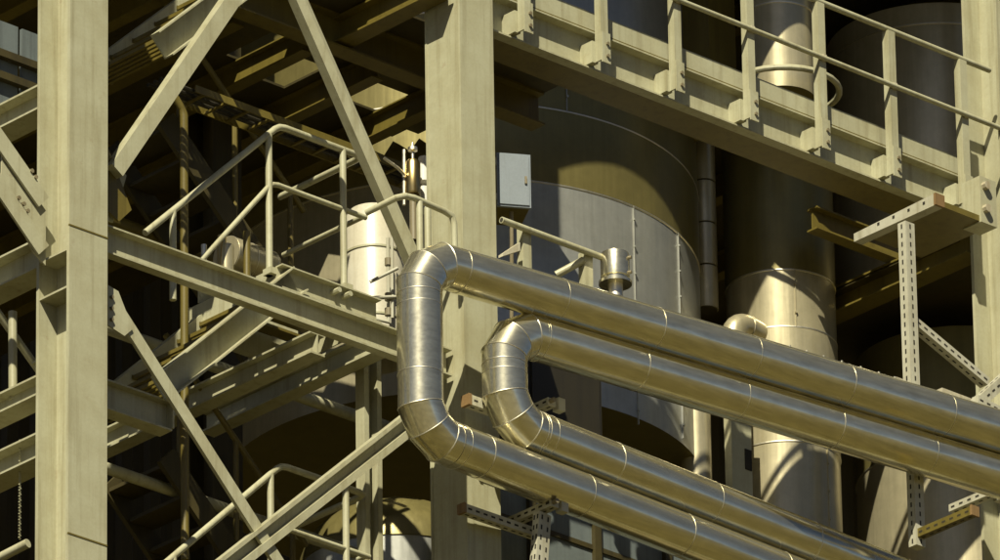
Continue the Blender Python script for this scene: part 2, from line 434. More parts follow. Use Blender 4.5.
# ================================================================== tanks and vessels
def lathe(mb, cx, cy, prof, n=96):
    o = len(mb.v)
    for r, z in prof:
        for k in range(n): mb.v.append(Vector((cx + r * math.cos(2*math.pi*k/n), cy + r * math.sin(2*math.pi*k/n), z)))
    for i in range(len(prof) - 1):
        for k in range(n):
            k2 = (k + 1) % n
            mb.f.append([o+i*n+k, o+i*n+k2, o+(i+1)*n+k2, o+(i+1)*n+k]); mb.sm.append(True)
    return mb
def disc(mb, cx, cy, r, z, n=96):
    o = len(mb.v)
    for k in range(n): mb.v.append(Vector((cx + r * math.cos(2*math.pi*k/n), cy + r * math.sin(2*math.pi*k/n), z)))
    mb.f.append([o + k for k in range(n)]); mb.sm.append(False); return mb
def centre(u, Yfront_extra, Y):    # axis of a vertical cylinder whose middle is at u and whose axis lies at Y
    p = P(u, 280, Y=Y); return p.x, Y
def zat(u, v, cx, cy, r):          # height of the picture point (u, v) on the near side of a vertical cylinder
    d = R2 * ((u - 500) / F_PX) + U2 * ((280 - v) / F_PX) + FWD
    o = CAM - Vector((cx, cy, 0)); A = d.x**2 + d.y**2; B = o.x*d.x + o.y*d.y; C_ = o.x**2 + o.y**2 - r*r
    D = B*B - A*C_
    s = (-B - math.sqrt(max(D, 0))) / A
    return (CAM + d * s).z
def az_of(u, cx, cy, r, v=280):
    d = R2 * ((u - 500) / F_PX) + U2 * ((280 - v) / F_PX) + FWD
    o = CAM - Vector((cx, cy, 0)); A = d.x**2 + d.y**2; B = o.x*d.x + o.y*d.y; C_ = o.x**2 + o.y**2 - r*r
    s = (-B - math.sqrt(max(B*B - A*C_, 0))) / A; q = CAM + d * s
    return math.atan2(q.y - cy, q.x - cx)
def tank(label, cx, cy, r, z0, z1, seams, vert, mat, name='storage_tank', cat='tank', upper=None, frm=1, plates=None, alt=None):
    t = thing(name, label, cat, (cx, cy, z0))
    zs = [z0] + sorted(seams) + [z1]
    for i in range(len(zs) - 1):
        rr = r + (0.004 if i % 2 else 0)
        if i == 0: disc(MB(), cx, cy, r - 0.002, zs[0] + 0.001).build('bottom_plate', BRONZE_SHADE, t)
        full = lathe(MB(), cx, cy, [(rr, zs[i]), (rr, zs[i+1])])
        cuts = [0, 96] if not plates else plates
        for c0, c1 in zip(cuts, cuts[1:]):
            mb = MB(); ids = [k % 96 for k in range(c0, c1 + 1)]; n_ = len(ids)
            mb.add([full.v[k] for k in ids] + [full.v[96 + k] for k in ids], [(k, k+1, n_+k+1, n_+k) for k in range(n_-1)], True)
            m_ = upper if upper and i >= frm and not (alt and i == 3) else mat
            if alt and (i < frm or i == 3) and (c0, c1) not in alt: m_ = upper if i >= frm else VESSEL  # plate colours imitate shade and reflections around the shell
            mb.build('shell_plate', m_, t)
    for z in seams:
        lathe(MB(), cx, cy, [(r, z-0.009), (r+0.007, z-0.005), (r+0.007, z+0.005), (r, z+0.009)]).build('seam_band', SEAM, t)
    for u, za, zb in vert:
        a = az_of(u, cx, cy, r); dx, dy = math.cos(a), math.sin(a); tx, ty = -dy, dx
        p = Vector((cx + dx*(r+0.003), cy + dy*(r+0.003), 0))
        MB().ext([(-0.005, -0.008), (0.005, -0.008), (0.004, 0.005), (-0.005, 0.006)], p + Z_*za, p + Z_*zb, Vector((tx, ty, 0)), Vector((dx, dy, 0))).build('lap_seam', mat, t)
        nb = max(2, int((zb - za) / 0.22))
        for k in range(nb):
            q = p + Vector((dx, dy, 0)) * 0.004 + Z_ * (za + (zb-za) * (k + 0.5) / nb)
            MB().cyl(q, q + Vector((dx, dy, 0)) * 0.014, 0.012, 6).build('rivet', mat, t)
    return t
T1R, T1Y = 1.95, 3.62
T1x = P(459, 280, Y=T1Y).x
zs1 = zat(590, 192, T1x, T1Y, T1R); zs2 = zs1 + 0.66
zb1 = zat(640, 419, T1x, T1Y, T1R)
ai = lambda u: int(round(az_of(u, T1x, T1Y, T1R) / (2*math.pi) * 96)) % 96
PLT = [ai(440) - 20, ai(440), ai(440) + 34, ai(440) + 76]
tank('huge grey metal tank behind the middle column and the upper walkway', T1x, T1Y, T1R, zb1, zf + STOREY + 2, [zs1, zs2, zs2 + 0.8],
     [(679, zb1 + 0.05, zs1), (635, zs1 - 1.9, zs1), (570, zs2, zs2 + 0.8)], TANK, upper=BRONZE_SHADE, plates=PLT, alt=[(PLT[1], PLT[2])])  # upper and left plates differ: shade and reflections put into their colour
T2R = 0.445; T2Y = 2.10; T2x = P(783, 380, Y=T2Y).x
z_a, z_b = zat(770, 270, T2x, T2Y, T2R), zat(770, 327, T2x, T2Y, T2R)
z_c = zat(800, 441, T2x, T2Y, T2R)
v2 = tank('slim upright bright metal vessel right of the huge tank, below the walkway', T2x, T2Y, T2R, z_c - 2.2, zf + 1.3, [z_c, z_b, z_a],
     [(822, z_c - 0.75, z_c - 0.02), (795, z_b, z_a)], VESSEL, 'process_vessel', 'vessel', upper=BRONZE_SHADE, frm=3)  # top course darker, shade from above put into its colour
# nozzle on the vessel
q = P(740, 318, Y=T2Y - 0.22)
el = [Vector((T2x, T2Y - 0.05, q.z - 0.03))]
for k in range(7):
    a = R(90 * k / 6); el.append(Vector((q.x + 0.10 - 0.13*math.sin(a), q.y + 0.05, q.z - 0.16 + 0.13*math.cos(a))))
el.append(el[-1] - Z_*0.8)
MB().tube(el, 0.10, 28).build('side_outlet', VESSEL, v2)
band(v2, el[1] + X_*0.03, X_, 0.10)
T3R = 0.86; T3Y = 1.15 + T3R; T3x = P(962, 500, Y=T3Y).x
tank('dark wide tank at the lower right behind the perforated hanger post', T3x, T3Y, T3R, HZ - 8, zat(905, 333, T3x, T3Y, T3R), [zat(905, 452, T3x, T3Y, T3R)], [], VESSEL, upper=BRONZE_SHADE, frm=1)  # upper shell darker, walkway shade put into the colour
# vessels standing on the floor above the walkway
U4R = 0.27; U4Y = 1.15; U4x = P(780, 50, Y=U4Y).x
zz = zat(775, 86, U4x, U4Y, U4R)
u4 = tank('upright cream metal vessel with a ring pipe behind the railing', U4x, U4Y, U4R, zz, zf + STOREY - 0.2, [zz + 0.75], [], VESSEL, 'process_vessel', 'vessel')
ringp = []
for k in range(25):
    a = R(-200 + 300 * k / 24)
    ringp.append((U4x + 0.05 + 0.47 * math.cos(a), U4Y + 0.05 + 0.47 * math.sin(a), zz + 0.10))
tag(MB().tube(ringp, 0.026, 10).build('ring_pipe', CREAM), 'thin cream ring pipe bent around the upright vessel behind the railing', 'pipe')
U5R = 0.9; U5Y = 1.92; U5x = P(935, 60, Y=U5Y).x
tank('big brown metal tank behind the right end of the railing', U5x, U5Y, U5R, zf + 0.02, zf + STOREY - 0.2, [zat(930, 122, U5x, U5Y, U5R) + 0.9], [(939, zf + 0.1, zf + 1.0)], VESSEL)
fl5 = MB().box((5.5, YF + 0.31, zf + 0.012), (10, 3.6, zf + 0.019)).build('floor_plate', DARK_SHADE, bpy.data.objects['walkway_platform'])  # floor under the brown tank, extent set to shade the tank below
# brown duct behind the railing
dx = P(712, 40, Y=1.75)
tag(MB().box((dx.x - 0.18, 1.6, zf + 1.0), (dx.x + 0.12, 2.2, zf + STOREY)).build('duct', OLIVE_SHADE), 'tall olive brown duct right of the tank behind the railing', 'duct')
# rain pipe beside the huge tank
pp = P(705, 230, Y=2.3)
rp = thing('down_pipe', 'narrow vertical metal pipe in sleeves between the huge tank and the slim vessel', 'pipe', (pp.x, 2.3, pp.z))
zt_, zb_ = P(705, 60, Y=2.3).z, P(705, 310, Y=2.3).z
nsl = 6
for k in range(nsl):
    za, zb = zb_ + (zt_-zb_)*k/nsl, zb_ + (zt_-zb_)*(k+1)/nsl
    MB().tube([(pp.x, 2.3, za + 0.008), (pp.x, 2.3, zb - 0.008)], 0.095, 24).build('sleeve', VESSEL, rp)
MB().tube([(pp.x, 2.3, zb_), (pp.x, 2.3, zt_)], 0.085, 20).build('pipe', DARK_SHADE, rp)
lp = P(696, 440, Y=2.0)
lg = tag(MB().tube([(lp.x, 2.0, lp.z - 1.6), (lp.x, 2.0, lp.z + 0.75)], 0.122, 32).build('tank_leg', VESSEL), 'round metal leg pipe under the right side of the huge tank', 'pipe')
# cream box post beside the leg with a dark slot
bp = P(742, 460, Y=1.7)
bpt = thing('flat_post', 'flat cream plate post with one dark slot left of the slim vessel', 'post', (bp.x, 1.7, bp.z - 1.5))
sx0, sx1 = P(732, 460, Y=1.7).x, P(752, 460, Y=1.7).x
MB().box((sx0, 1.7, bp.z - 1.5), (sx1, 1.78, bp.z + 0.7)).build('plate', CREAM, bpt)
sz0, sz1 = P(748, 470, Y=1.7).z, P(748, 450, Y=1.7).z
MB().box((sx1 - 0.08, 1.69, sz0), (sx1 - 0.01, 1.71, sz1)).build('slot', HOLE, bpt)

# ================================================================== junction box, level gauge, small rail in front of the tank
jb = P(513.5, 181, Y=0.08)
jt = thing('junction_box', 'blue grey metal cabinet hung on the right of the middle column', 'box', jb)
ca = R(0)
fn = Matrix.Rotation(R(12), 3, 'Z') @ -FWD_H; fx = Matrix.Rotation(R(12), 3, 'Z') @ RIGHT
def obox(mb, c, a, b, ha, hb, hz):
    vs = []
    for z in (-hz, hz):
        for sa, sb in ((-1, -1), (1, -1), (1, 1), (-1, 1)): vs.append(c + a*(ha*sa) + b*(hb*sb) + Z_*z)
    return mb.add(vs, [(0, 3, 2, 1), (4, 5, 6, 7), (0, 1, 5, 4), (1, 2, 6, 5), (2, 3, 7, 6), (3, 0, 4, 7)])
obox(MB(), jb - fn*0.18, fx, -fn, 0.125, 0.17, 0.215).build('housing', OLIVE_SHADE, jt)
obox(MB(), jb + fn*0.0, fx, -fn, 0.132, 0.014, 0.224).build('door_frame', BLUEGREY, jt)
obox(MB(), jb + fn*0.012, fx, -fn, 0.118, 0.012, 0.208).build('door', BLUEGREY, jt)
obox(MB(), jb + fn*0.028 + fx*0.09, fx, -fn, 0.008, 0.010, 0.03).build('handle', BOLT, jt)
MB().tube([jb - Z_*0.2 - fn*0.1, jb - Z_*0.45 - fn*0.1, jb - Z_*1.2 - fn*0.16], 0.016, 8).build('conduit', BOLT, jt)
for sz in (-0.15, 0.15):
    obox(MB(), jb - fx*0.135 + Z_*sz, fx, -fn, 0.008, 0.014, 0.03).build('hinge', CREAM, jt)
yr = -0.05
sr = thing('short_handrail', 'short open ended cream tube rail above the top pipe right of the middle column', 'railing', P(525, 262, Y=yr))
MB().tube([P(501.5, 220, Y=yr), P(601, 257, Y=yr)], 0.026, 14).build('rail', CREAM, sr)
MB().tube([P(501.3, 219.9, Y=yr), P(501.8, 220.1, Y=yr)], 0.018, 14).build('opening', HOLE, sr)
for u, v0, v1 in ((528.5, 226, 272), (590, 251, 290)):
    a, b = P(u, v1, Y=yr + 0.03), P(u, v0 + 2, Y=yr + 0.03)
    MB().ext(LSEC(0.085, 0.07, 0.012), (a.x - 0.05, yr + 0.03, a.z), (a.x - 0.05, yr + 0.03, b.z), X_, Y_).build('post', CREAM, sr)
MB().tube([P(556, 275, Y=yr + 0.2), P(584, 260, Y=yr + 0.04)], 0.03, 12).build('stub_tube', CREAM, sr)
MB().ext([(0, 0), (0.18, 0.10), (0.18, 0.17), (0, 0.02)], P(503, 256, Y=yr - 0.02), P(503, 256, Y=yr - 0.02) + Y_*0.05, X_, Z_).build('bracket', CREAM_R, sr)
lc = P(615, 268, Y=-0.10)
vt = thing('vent_cap', 'small shiny drum on a thin neck standing behind the top pipe', 'vent', (lc.x, lc.y, P(618, 297, Y=-0.10).z))
z0, z1, z2, z3 = (P(617, v, Y=-0.10).z for v in (298, 285, 279, 255))
disc(lathe(MB(), lc.x, lc.y, [(0.10, z2), (0.112, z2 + 0.004), (0.112, z3 - 0.02), (0.106, z3)], 40), lc.x, lc.y, 0.106, z3, 40).build('drum', CLAD, vt)
lathe(MB(), lc.x, lc.y, [(0.055, z2 - 0.055), (0.128, z2 - 0.055), (0.128, z2 - 0.03), (0.10, z2 - 0.03), (0.10, z2 + 0.002)], 40).build('flange', CLAD, vt)
lathe(MB(), lc.x, lc.y, [(0.056, z0), (0.056, z2 - 0.05)], 32).build('neck', SEAM, vt)
a = az_of(629, lc.x, lc.y, 0.112)
for z in (z2 + 0.03, z3 - 0.05):
    MB().cyl((lc.x + 0.11*math.cos(a), lc.y + 0.11*math.sin(a), z), (lc.x + 0.135*math.cos(a), lc.y + 0.135*math.sin(a), z), 0.014, 8).build('latch', BOLT, vt)

# ================================================================== left bay: channel, braces
def chan(label, a, b, h, w, mat=CREAM, y=None, cat='beam', name='channel_beam', grp=None):
    t = thing(name, label, cat, a, grp)
    MB().ext(CSEC(w, h, 0.014), a, b, Y_, Z_).build('channel', mat, t)
    return t
ca_, cb_ = level(117, 262, 452, 0.20)
ch1 = chan('cream channel beam between the left and middle columns', Vector((xr1 + 0.02, 0.20, ca_.z)), Vector((xr2 - w2 - 0.02, 0.20, ca_.z)), 0.225, 0.085)
MB().box((xr1 + 0.025, 0.10, ca_.z - 0.004), (xr1 + 0.04, 0.185, ca_.z + 0.232)).build('end_plate', CREAM, ch1)
MB().box((xr1 + 0.02, 0.202, ca_.z + 0.05), (xr2 - w2, 1.9, ca_.z + 0.065)).build('floor_plate', OLIVE_SHADE, ch1) if False else None
def brace(label, p0, p1, w, dpt, mat=CREAM, kind='box', name='diagonal_brace'):
    t = thing(name, label, 'brace', p0)
    d = (p1 - p0).normalized(); n = Y_; b = n.cross(d)
    if kind == 'angle':
        MB().ext([(-w/2, 0), (w/2, 0), (w/2, 0.012), (-w/2 + 0.012, 0.012), (-w/2 + 0.012, dpt), (-w/2, dpt)], p0, p1, b, n).build('angle_bar', mat, t)
    elif kind == 'tee':
        MB().ext([(-w/2, 0.02), (-w*0.05, 0), (w/2, 0.02), (w/2, dpt), (-w/2, dpt)], p0, p1, b, n).build('angle_bar', mat, t)
    elif kind == 'channel':
        MB().ext([(-w/2, 0), (-w/2 + 0.03, 0), (-w/2 + 0.03, dpt - 0.02), (w/2 - 0.055, dpt - 0.02), (w/2 - 0.055, 0), (w/2, 0), (w/2, dpt), (-w/2, dpt)], p0, p1, b, n).build('channel', mat, t)
    else:
        MB().ext([(-w/2, 0), (w/2, 0), (w/2, dpt), (-w/2, dpt)], p0, p1, b, n).build('flat_bar', mat, t)
    return t
YB = 0.14
brace('wide cream brace rising from the left column to the top edge', P(117.5, 170, Y=YB), P(246, -18, Y=YB), 0.125, 0.10)
brace('cream brace with a centre ridge leaning from the top edge to the top pipe elbow', P(292, -28, Y=YB), P(424, 272, Y=YB), 0.12, 0.10, kind='tee')
brace('pale flat brace falling from the left column joint to the bottom edge', P(112, 298, Y=YB), P(291, 580, Y=YB), 0.105, 0.03)
brace('pale channel brace rising from the bottom edge to the left pipe riser', P(225, 569, Y=YB - 0.02), P(430, 408, Y=YB - 0.02), 0.165, 0.10, kind='channel')
gp = thing('gusset_plate', 'dark gusset plate bracing the left column behind the upper brace', 'plate', P(112, 190, Y=0.2))
MB().ext([(0, 0), (0.22, -0.42), (0.10, -0.55), (0, -0.5)], P(109, 150, Y=0.21), P(109, 150, Y=0.21) + Y_*0.02, X_, Z_).build('plate', OLIVE_SHADE, gp)
# ================================================================== stairs and landings
YS0, YS1 = 0.62, 1.45
def stair(dz, label, rlabel, llabel, landing=True):
    o = Vector((0, 0, dz))
    s0, s1 = P(165, 401, Y=YS0), P(300, 294, Y=YS0)
    d = (s1 - s0).normalized(); nb = d.cross(Y_)  # b: up across the stringer
    if nb.z < 0: nb = -nb
    t = thing('stair_flight', label, 'stair', s0 + o, 'stair flights in the left bay')
    sec = CSEC(0.10, 0.21, 0.012)
    MB().ext(sec, s0 + o, s1 + o, Y_, nb).build('stringer', CREAM, t)
    MB().ext([(-a, b) for a, b in sec], s0 + o + Y_*(YS1-YS0), s1 + o + Y_*(YS1-YS0), Y_, nb).build('stringer', CREAM, t)
    n = 6
    for k in range(n):
        c = s0 + o + (s1 - s0) * ((k + 0.5) / n) + nb * 0.08
        tr = MB()
        for j in range(5):
            tr.box((c.x - 0.11 + 0.05*j, YS0 + 0.005, c.z - 0.015), (c.x - 0.085 + 0.05*j, YS1 - 0.005, c.z + 0.015))
        tr.box((c.x - 0.12, YS0 + 0.004, c.z - 0.017), (c.x + 0.13, YS0 + 0.012, c.z + 0.016)); tr.box((c.x - 0.12, YS1 - 0.012, c.z - 0.017), (c.x + 0.13, YS1 - 0.004, c.z + 0.016))
        tr.build('tread', OLIVE_SHADE, t)
    # handrail
    r0, r1 = P(145, 233, Y=YS0 + 0.05), P(279, 126, Y=YS0 + 0.05)
    rd = thing('stair_railing', rlabel, 'railing', s1 + o, 'stair railings in the left bay')
    rz = r1.z; x2 = Xat(362, YS0 + 0.05, rz)
    c1 = Vector((x2, YS0 + 0.05, rz)); c2 = Vector((x2, YS0 + 1.0, rz))
    def rounded(pts, rad=0.06):
        out = [pts[0]]
        for i in range(1, len(pts) - 1):
            a, b, c = pts[i-1], pts[i], pts[i+1]
            p, q = b + (a-b).normalized()*rad, b + (c-b).normalized()*rad
            out += [p, (p + q)*0.25 + b*0.5, q]
        return out + [pts[-1]]
    MB().tube([p + o for p in rounded([r0, r1, c1, c2])], 0.026, 12).build('top_rail', CREAM, rd)
    m0, m1 = P(198, 264, Y=YS0 + 0.05), P(272, 199, Y=YS0 + 0.05)
    m1.z = rz - 0.50; 
    cm1 = Vector((Xat(366, YS0 + 0.05, m1.z), YS0 + 0.05, m1.z)); cm2 = cm1 + Y_*0.95
    MB().tube([p + o for p in rounded([m0, m1, cm1])], 0.021, 12).build('mid_rail', CREAM, rd)
    MB().tube([cm1 + o + Y_*0.03 + Z_*0.02, cm2 + o + Z_*0.02], 0.021, 12).build('mid_rail', CREAM, rd)
    for u, v0, v1 in ((173, 211, 300), (269.5, 135, 276), (344, 149, 292)):
        a, b = P(u, v1, Y=YS0 + 0.05), P(u, v0, Y=YS0 + 0.05); b.x = a.x
        MB().tube([a + o, b + o], 0.027, 12).build('post', CREAM, rd)
        if u != 173: MB().box((a.x - 0.04, YS0 - 0.01, a.z + dz), (a.x + 0.04, YS0 + 0.08, a.z + dz + 0.05)).build('foot', CREAM, rd)
    # landing
    if not landing: return t
    la, lb = level(274, 272, 395, YS0 + 0.02)
    lt = thing('stair_landing', llabel, 'landing', la + o, 'stair landings in the left bay')
    z = la.z + dz; xa, xb = la.x, Xat(375, YS0, la.z)
    MB().ext(CSEC(0.075, 0.2, 0.012), (xa, YS0, z - 0.16), (xb, YS0, z - 0.16), Y_, Z_).build('edge_channel', CREAM, lt)
    MB().ext([(-a, b) for a, b in CSEC(0.075, 0.2, 0.012)], (xa, 1.6, z - 0.16), (xb, 1.6, z - 0.16), Y_, Z_).build('edge_channel', CREAM, lt)
    MB().box((xa, 1.50, z + 0.045), (xb, 1.512, z + 0.15)).build('toe_plate', CREAM, lt)
    MB().box((xb + 0.001, YS0 + 0.002, z - 0.158), (xb + 0.013, 1.598, z + 0.035)).build('end_channel', CREAM, lt)
    MB().box((xa, YS0 + 0.002, z - 0.158), (xa + 0.012, 1.598, z + 0.035)).build('end_channel', CREAM, lt)
    for k in range(2):
        MB().cyl((Xat(338 + 11*k, YS0 - 0.08, la.z), YS0 - 0.1, z - 0.02), (Xat(338 + 11*k, YS0 - 0.08, la.z), YS0 + 0.0, z - 0.02), 0.022, 8).build('bolt', CREAM, lt)
    for k in range(5):
        MB().box((xa + 0.013, YS0 + 0.013 + 0.194*k, z + 0.004), (xb, YS0 + 0.133 + 0.194*k, z + 0.026)).build('floor_plank', OLIVE_SHADE, lt)
    # beam along X that carries the foot of the flight
    ba, bb = level(100, 396, 166, YS0 + 0.1)
    bt = thing('landing_beam', llabel.replace('landing', 'landing beam') , 'beam', ba + o, 'beams at the foot of the stair flights')
    MB().ext(HSEC(0.14, 0.24, 0.014, 0.01), ba + o - X_*0.6, bb + o, Y_, Z_).build('beam', CREAM, bt)
    bt2 = MB().box((bb.x - 0.004, YS0 + 0.02, bb.z - 0.10 + dz), (bb.x + 0.012, YS0 + 0.18, bb.z + 0.11 + dz)).build('end_plate', CREAM, bt)
    return t
stair(0, 'cream stair flight climbing behind the long channel beam', 'cream tube handrail with posts above the long channel beam', 'cream stair landing just behind the long channel beam')
stair(-STOREY, 'cream stair flight rising out of the bottom edge', 'cream tube handrail in the lower left behind the crossing braces', 'cream stair landing hidden low behind the channel brace')
stair(STOREY, 'cream stair flight at the top left behind the wide brace', 'cream tube handrail over the top edge at the left', 'cream stair landing over the top edge at the left', False)
# hanger post: small channel standing right of the lower railing
ha, hb = P(375, 575, Y=0.75), P(375, 352, Y=0.75)
hp = thing('hanger_post', 'narrow cream channel post hanging under the channel beam left of the pipe riser', 'post', Vector((ha.x, 0.75, ha.z)))
MB().ext([(-0.09, 0), (-0.045, 0), (-0.045, 0.08), (0.04, 0.08), (0.04, 0), (0.085, 0), (0.085, 0.1), (-0.09, 0.1)], (ha.x, 0.75, ha.z - 1), (ha.x, 0.75, hb.z), X_, Y_).build('channel', CREAM, hp)
# bent rail by the riser
gl = thing('guard_loop', 'bent cream tube guard with three legs behind the top pipe elbow', 'railing', P(421, 240, Y=0.0))
yg = -0.10
pts = [P(366, 213, Y=yg + 0.25), P(396, 198, Y=yg + 0.02), P(405, 196, Y=yg), P(414, 198, Y=yg), P(444, 211, Y=yg), P(452, 216, Y=yg), P(454, 224, Y=yg), P(455, 262, Y=yg)]
MB().tube(pts, 0.025, 12).build('rail', CREAM, gl)
for u, v0, v1 in ((419.5, 202, 262), (427.5, 208, 262)):
    MB().tube([P(u, v0, Y=yg + (0.0 if u < 425 else 0.2)), P(u + 0.6, v1, Y=yg + (0.0 if u < 425 else 0.2))], 0.027, 12).build('leg', CREAM, gl)
# valve on the tank
vp = P(413, 180, Y=0.9)
vv = thing('relief_valve', 'small brass relief valve standing left of the middle column', 'valve', vp)
zv = lambda v: P(413, v, Y=0.9).z
lathe(MB(), vp.x, vp.y, [(0.0, zv(195)), (0.05, zv(195)), (0.058, zv(193)), (0.058, zv(164)), (0.045, zv(161)), (0.0, zv(160))], 24).build('body', BRASS, vv)
lathe(MB(), vp.x, vp.y, [(0.012, zv(161)), (0.012, zv(152)), (0.038, zv(151)), (0.038, zv(148)), (0.012, zv(147)), (0.008, zv(143))], 16).build('spindle', SEAM, vv)
lathe(MB(), vp.x, vp.y, [(0.03, zv(240)), (0.03, zv(194))], 16).build('stem', BOLT, vv)
MB().tube([P(404, 150, Y=0.95), P(404, 205, Y=0.95)], 0.014, 10).build('side_tube', SEAM, vv)
MB().tube([P(384, 158, Y=0.95), P(398, 168, Y=0.93), P(405, 175, Y=0.92)], 0.012, 8).build('side_tube', SEAM, vv)
for v in (170, 200):
    MB().cyl(P(424, v - 12, Y=1.0), P(424, v + 12, Y=1.0), 0.045, 16).build('white_sleeve', WHITE, vv)
# bright vertical cladding panel behind the landing
wx, wy, wr = P(374, 280, Y=1.50).x, 1.50, 0.235
wz0, wz1 = zat(373, 350, wx, wy, wr), zat(373, 200, wx, wy, wr)
wp = thing('process_vessel', 'narrow bright cream vessel behind the stair landing beside the middle column', 'vessel', (wx, wy, wz0))
WV = paint('vessel_cream', (0.48, 0.45, 0.35), (0.34, 0.29, 0.18), 0.35, 0.4)
disc(lathe(MB(), wx, wy, [(wr, wz0), (wr, wz1 - 0.08), (wr*0.8, wz1)], 48), wx, wy, wr*0.8, wz1, 48).build('shell', WV, wp)
for f in (0.25, 0.7):
    z = wz0 + (wz1-wz0)*f; lathe(MB(), wx, wy, [(wr, z-0.012), (wr+0.008, z-0.008), (wr+0.008, z+0.008), (wr, z+0.012)], 48).build('hoop', CREAM, wp)
sp = thing('small_piping', 'thin pipework in front of the narrow cream vessel left of the top elbow', 'pipe', P(388, 300, Y=1.15))
for pts_, r_ in (([P(388, 238, Y=1.15), P(388.5, 322, Y=1.15), P(372, 318, Y=1.22)], 0.014), ([P(368, 298, Y=1.15), P(396, 297, Y=1.1)], 0.016), ([P(392, 232, Y=1.12), P(392.5, 318, Y=1.12)], 0.012), ([P(370, 282, Y=1.15), P(398, 268, Y=1.0)], 0.014)):
    MB().tube(pts_, r_, 10).build('tube', GALV, sp)
for v in (262, 297, 312):
    c = P(388, v, Y=1.15); MB().cyl(c - Z_*0.03, c + Z_*0.03, 0.026, 10).build('coupling', BOLT, sp)
# ================================================================== perforated strut frames (slots are pieces of the strut)
def strut(mb, holes, p0, p1, w, dpt, a, pitch=0.075, slot=(0.016, 0.04), rows=(0.0,)):
    p0, p1 = Vector(p0), Vector(p1); d = (p1 - p0).normalized(); a = (a - d*a.dot(d)).normalized(); b = d.cross(a)
    mb.ext([(-w/2, -dpt/2), (w/2, -dpt/2), (w/2, dpt/2), (-w/2, dpt/2)], p0, p1, a, b)
    L = (p1 - p0).length; n = int(L / pitch)
    for k in range(n):
        c = p0 + d * ((k + 0.5) * L / n)
        for sgn in (-1, 1):
            for (f, g, hw, hd) in ((a, b, w, dpt), (b, a, dpt, w)):
                for r_ in rows:
                    q = c + f * (sgn * (hw/2 + 0.0015)) + g * (r_ * hd)
                    s_, l_ = slot[0]/2, slot[1]/2
                    vs = [q + g*(x) + d*(y) for x, y in ((-s_, -l_), (s_, -l_), (s_, l_), (-s_, l_))]
                    n_ = (vs[1]-vs[0]).cross(vs[2]-vs[0])
                    holes.add(vs, [(0, 1, 2, 3) if n_.dot(f*sgn) > 0 else (3, 2, 1, 0)])
def strut_frame(name, label, cat, bars, loc, mat=GALV, grp='perforated strut supports'):
    t = thing(name, label, cat, loc, grp)
    for (p0, p1, w, d, a, nm) in bars:
        mb, hs = MB(), MB(); strut(mb, hs, p0, p1, w, d, a)
        o = mb.build(nm, mat, t); hs.build('slots', HOLE, o)['kind'] = 'stuff'
    return t
YH = hor(a1, 0.298, (P(908, 400, Y=-0.8).x - a1.x)).y + 0.28
h0 = P(906, 224, Y=YH); h1 = P(911, 545, Y=YH); h1 = Vector((h0.x, YH, h1.z))
arm0 = P(906, 226, Y=YH); armN = P(937, 199, Y=YH - 0.33)
z_arm = P(908, 528, Y=YH).z
hf = strut_frame('strut_hanger', 'long white perforated hanger post at the right running behind the pipes', 'support', [
    (h0, h1, 0.10, 0.085, X_, 'post'),
    (P(912, 322, Y=YH + 0.05), P(985, 383, Y=YH + 0.05), 0.085, 0.07, Y_, 'diagonal'),
], h0)
mb, hs = MB(), MB(); strut(mb, hs, Vector((h0.x, YH + 0.05, h1.z + 0.1)), Vector((h0.x, YH - 0.62, h1.z + 0.1)), 0.07, 0.07, X_); o = mb.build('arm', OLIVE_SHADE, hf); hs.build('slots', HOLE, o)['kind'] = 'stuff'
e = Vector((h0.x, YH - 0.62, h1.z + 0.1)); MB().box(e - Vector((0.042, 0.02, 0.042)), e + Vector((0.042, 0.0, 0.042))).build('end_cap', CAP, hf)
q0 = P(893, 225, Y=0.3); q1 = P(939, 199, Y=-0.05)
st2 = thing('bracket_arm', 'perforated bracket arm with an orange end below the walkway corner at the right', 'bracket', q0, 'perforated strut supports')
xb_ = P(938, 200, Y=YH - 0.1).x; zb2 = P(938, 200, Y=YH - 0.1).z
MB().ext([(0, 0), (0.9, -0.03), (0.9, -0.10), (0.0, -0.10)], (xb_ - 0.045, YH - 0.1, zb2 + 0.04), (xb_ + 0.045, YH - 0.1, zb2 + 0.04), Y_, Z_).build('arm', GALV, st2)
MB().box((xb_ - 0.05, YH - 0.125, zb2 - 0.06), (xb_ + 0.05, YH - 0.1, zb2 + 0.042)).build('end_cap', CAP, st2)
MB().box((xb_ + 0.05, YH - 0.08, zb2 - 0.03), (xb_ + 0.62, 0.1, zb2 + 0.02)).build('shelf', OLIVE_SHADE, st2)  # olive here paints the shade under the shelf
MB().box((xb_ + 0.48, YH - 0.1, zb2 - 0.04), (xb_ + 0.66, YH + 0.1, zb2 + 0.36)).build('clip_angle', CREAM, st2)
for k in range(2):
    c = Vector((xb_ + 0.53, YH - 0.14, zb2 + 0.08 + 0.2*k)); MB().cyl(c, c + Y_*0.04, 0.035, 8).build('bolt', CREAM_R, st2)
for k in range(4):
    y = YH + k*0.17
    MB().box((xb_ - 0.047, y, zb2 - 0.015), (xb_ - 0.044, y + 0.025, zb2 + 0.01)).build('slot', HOLE, st2)
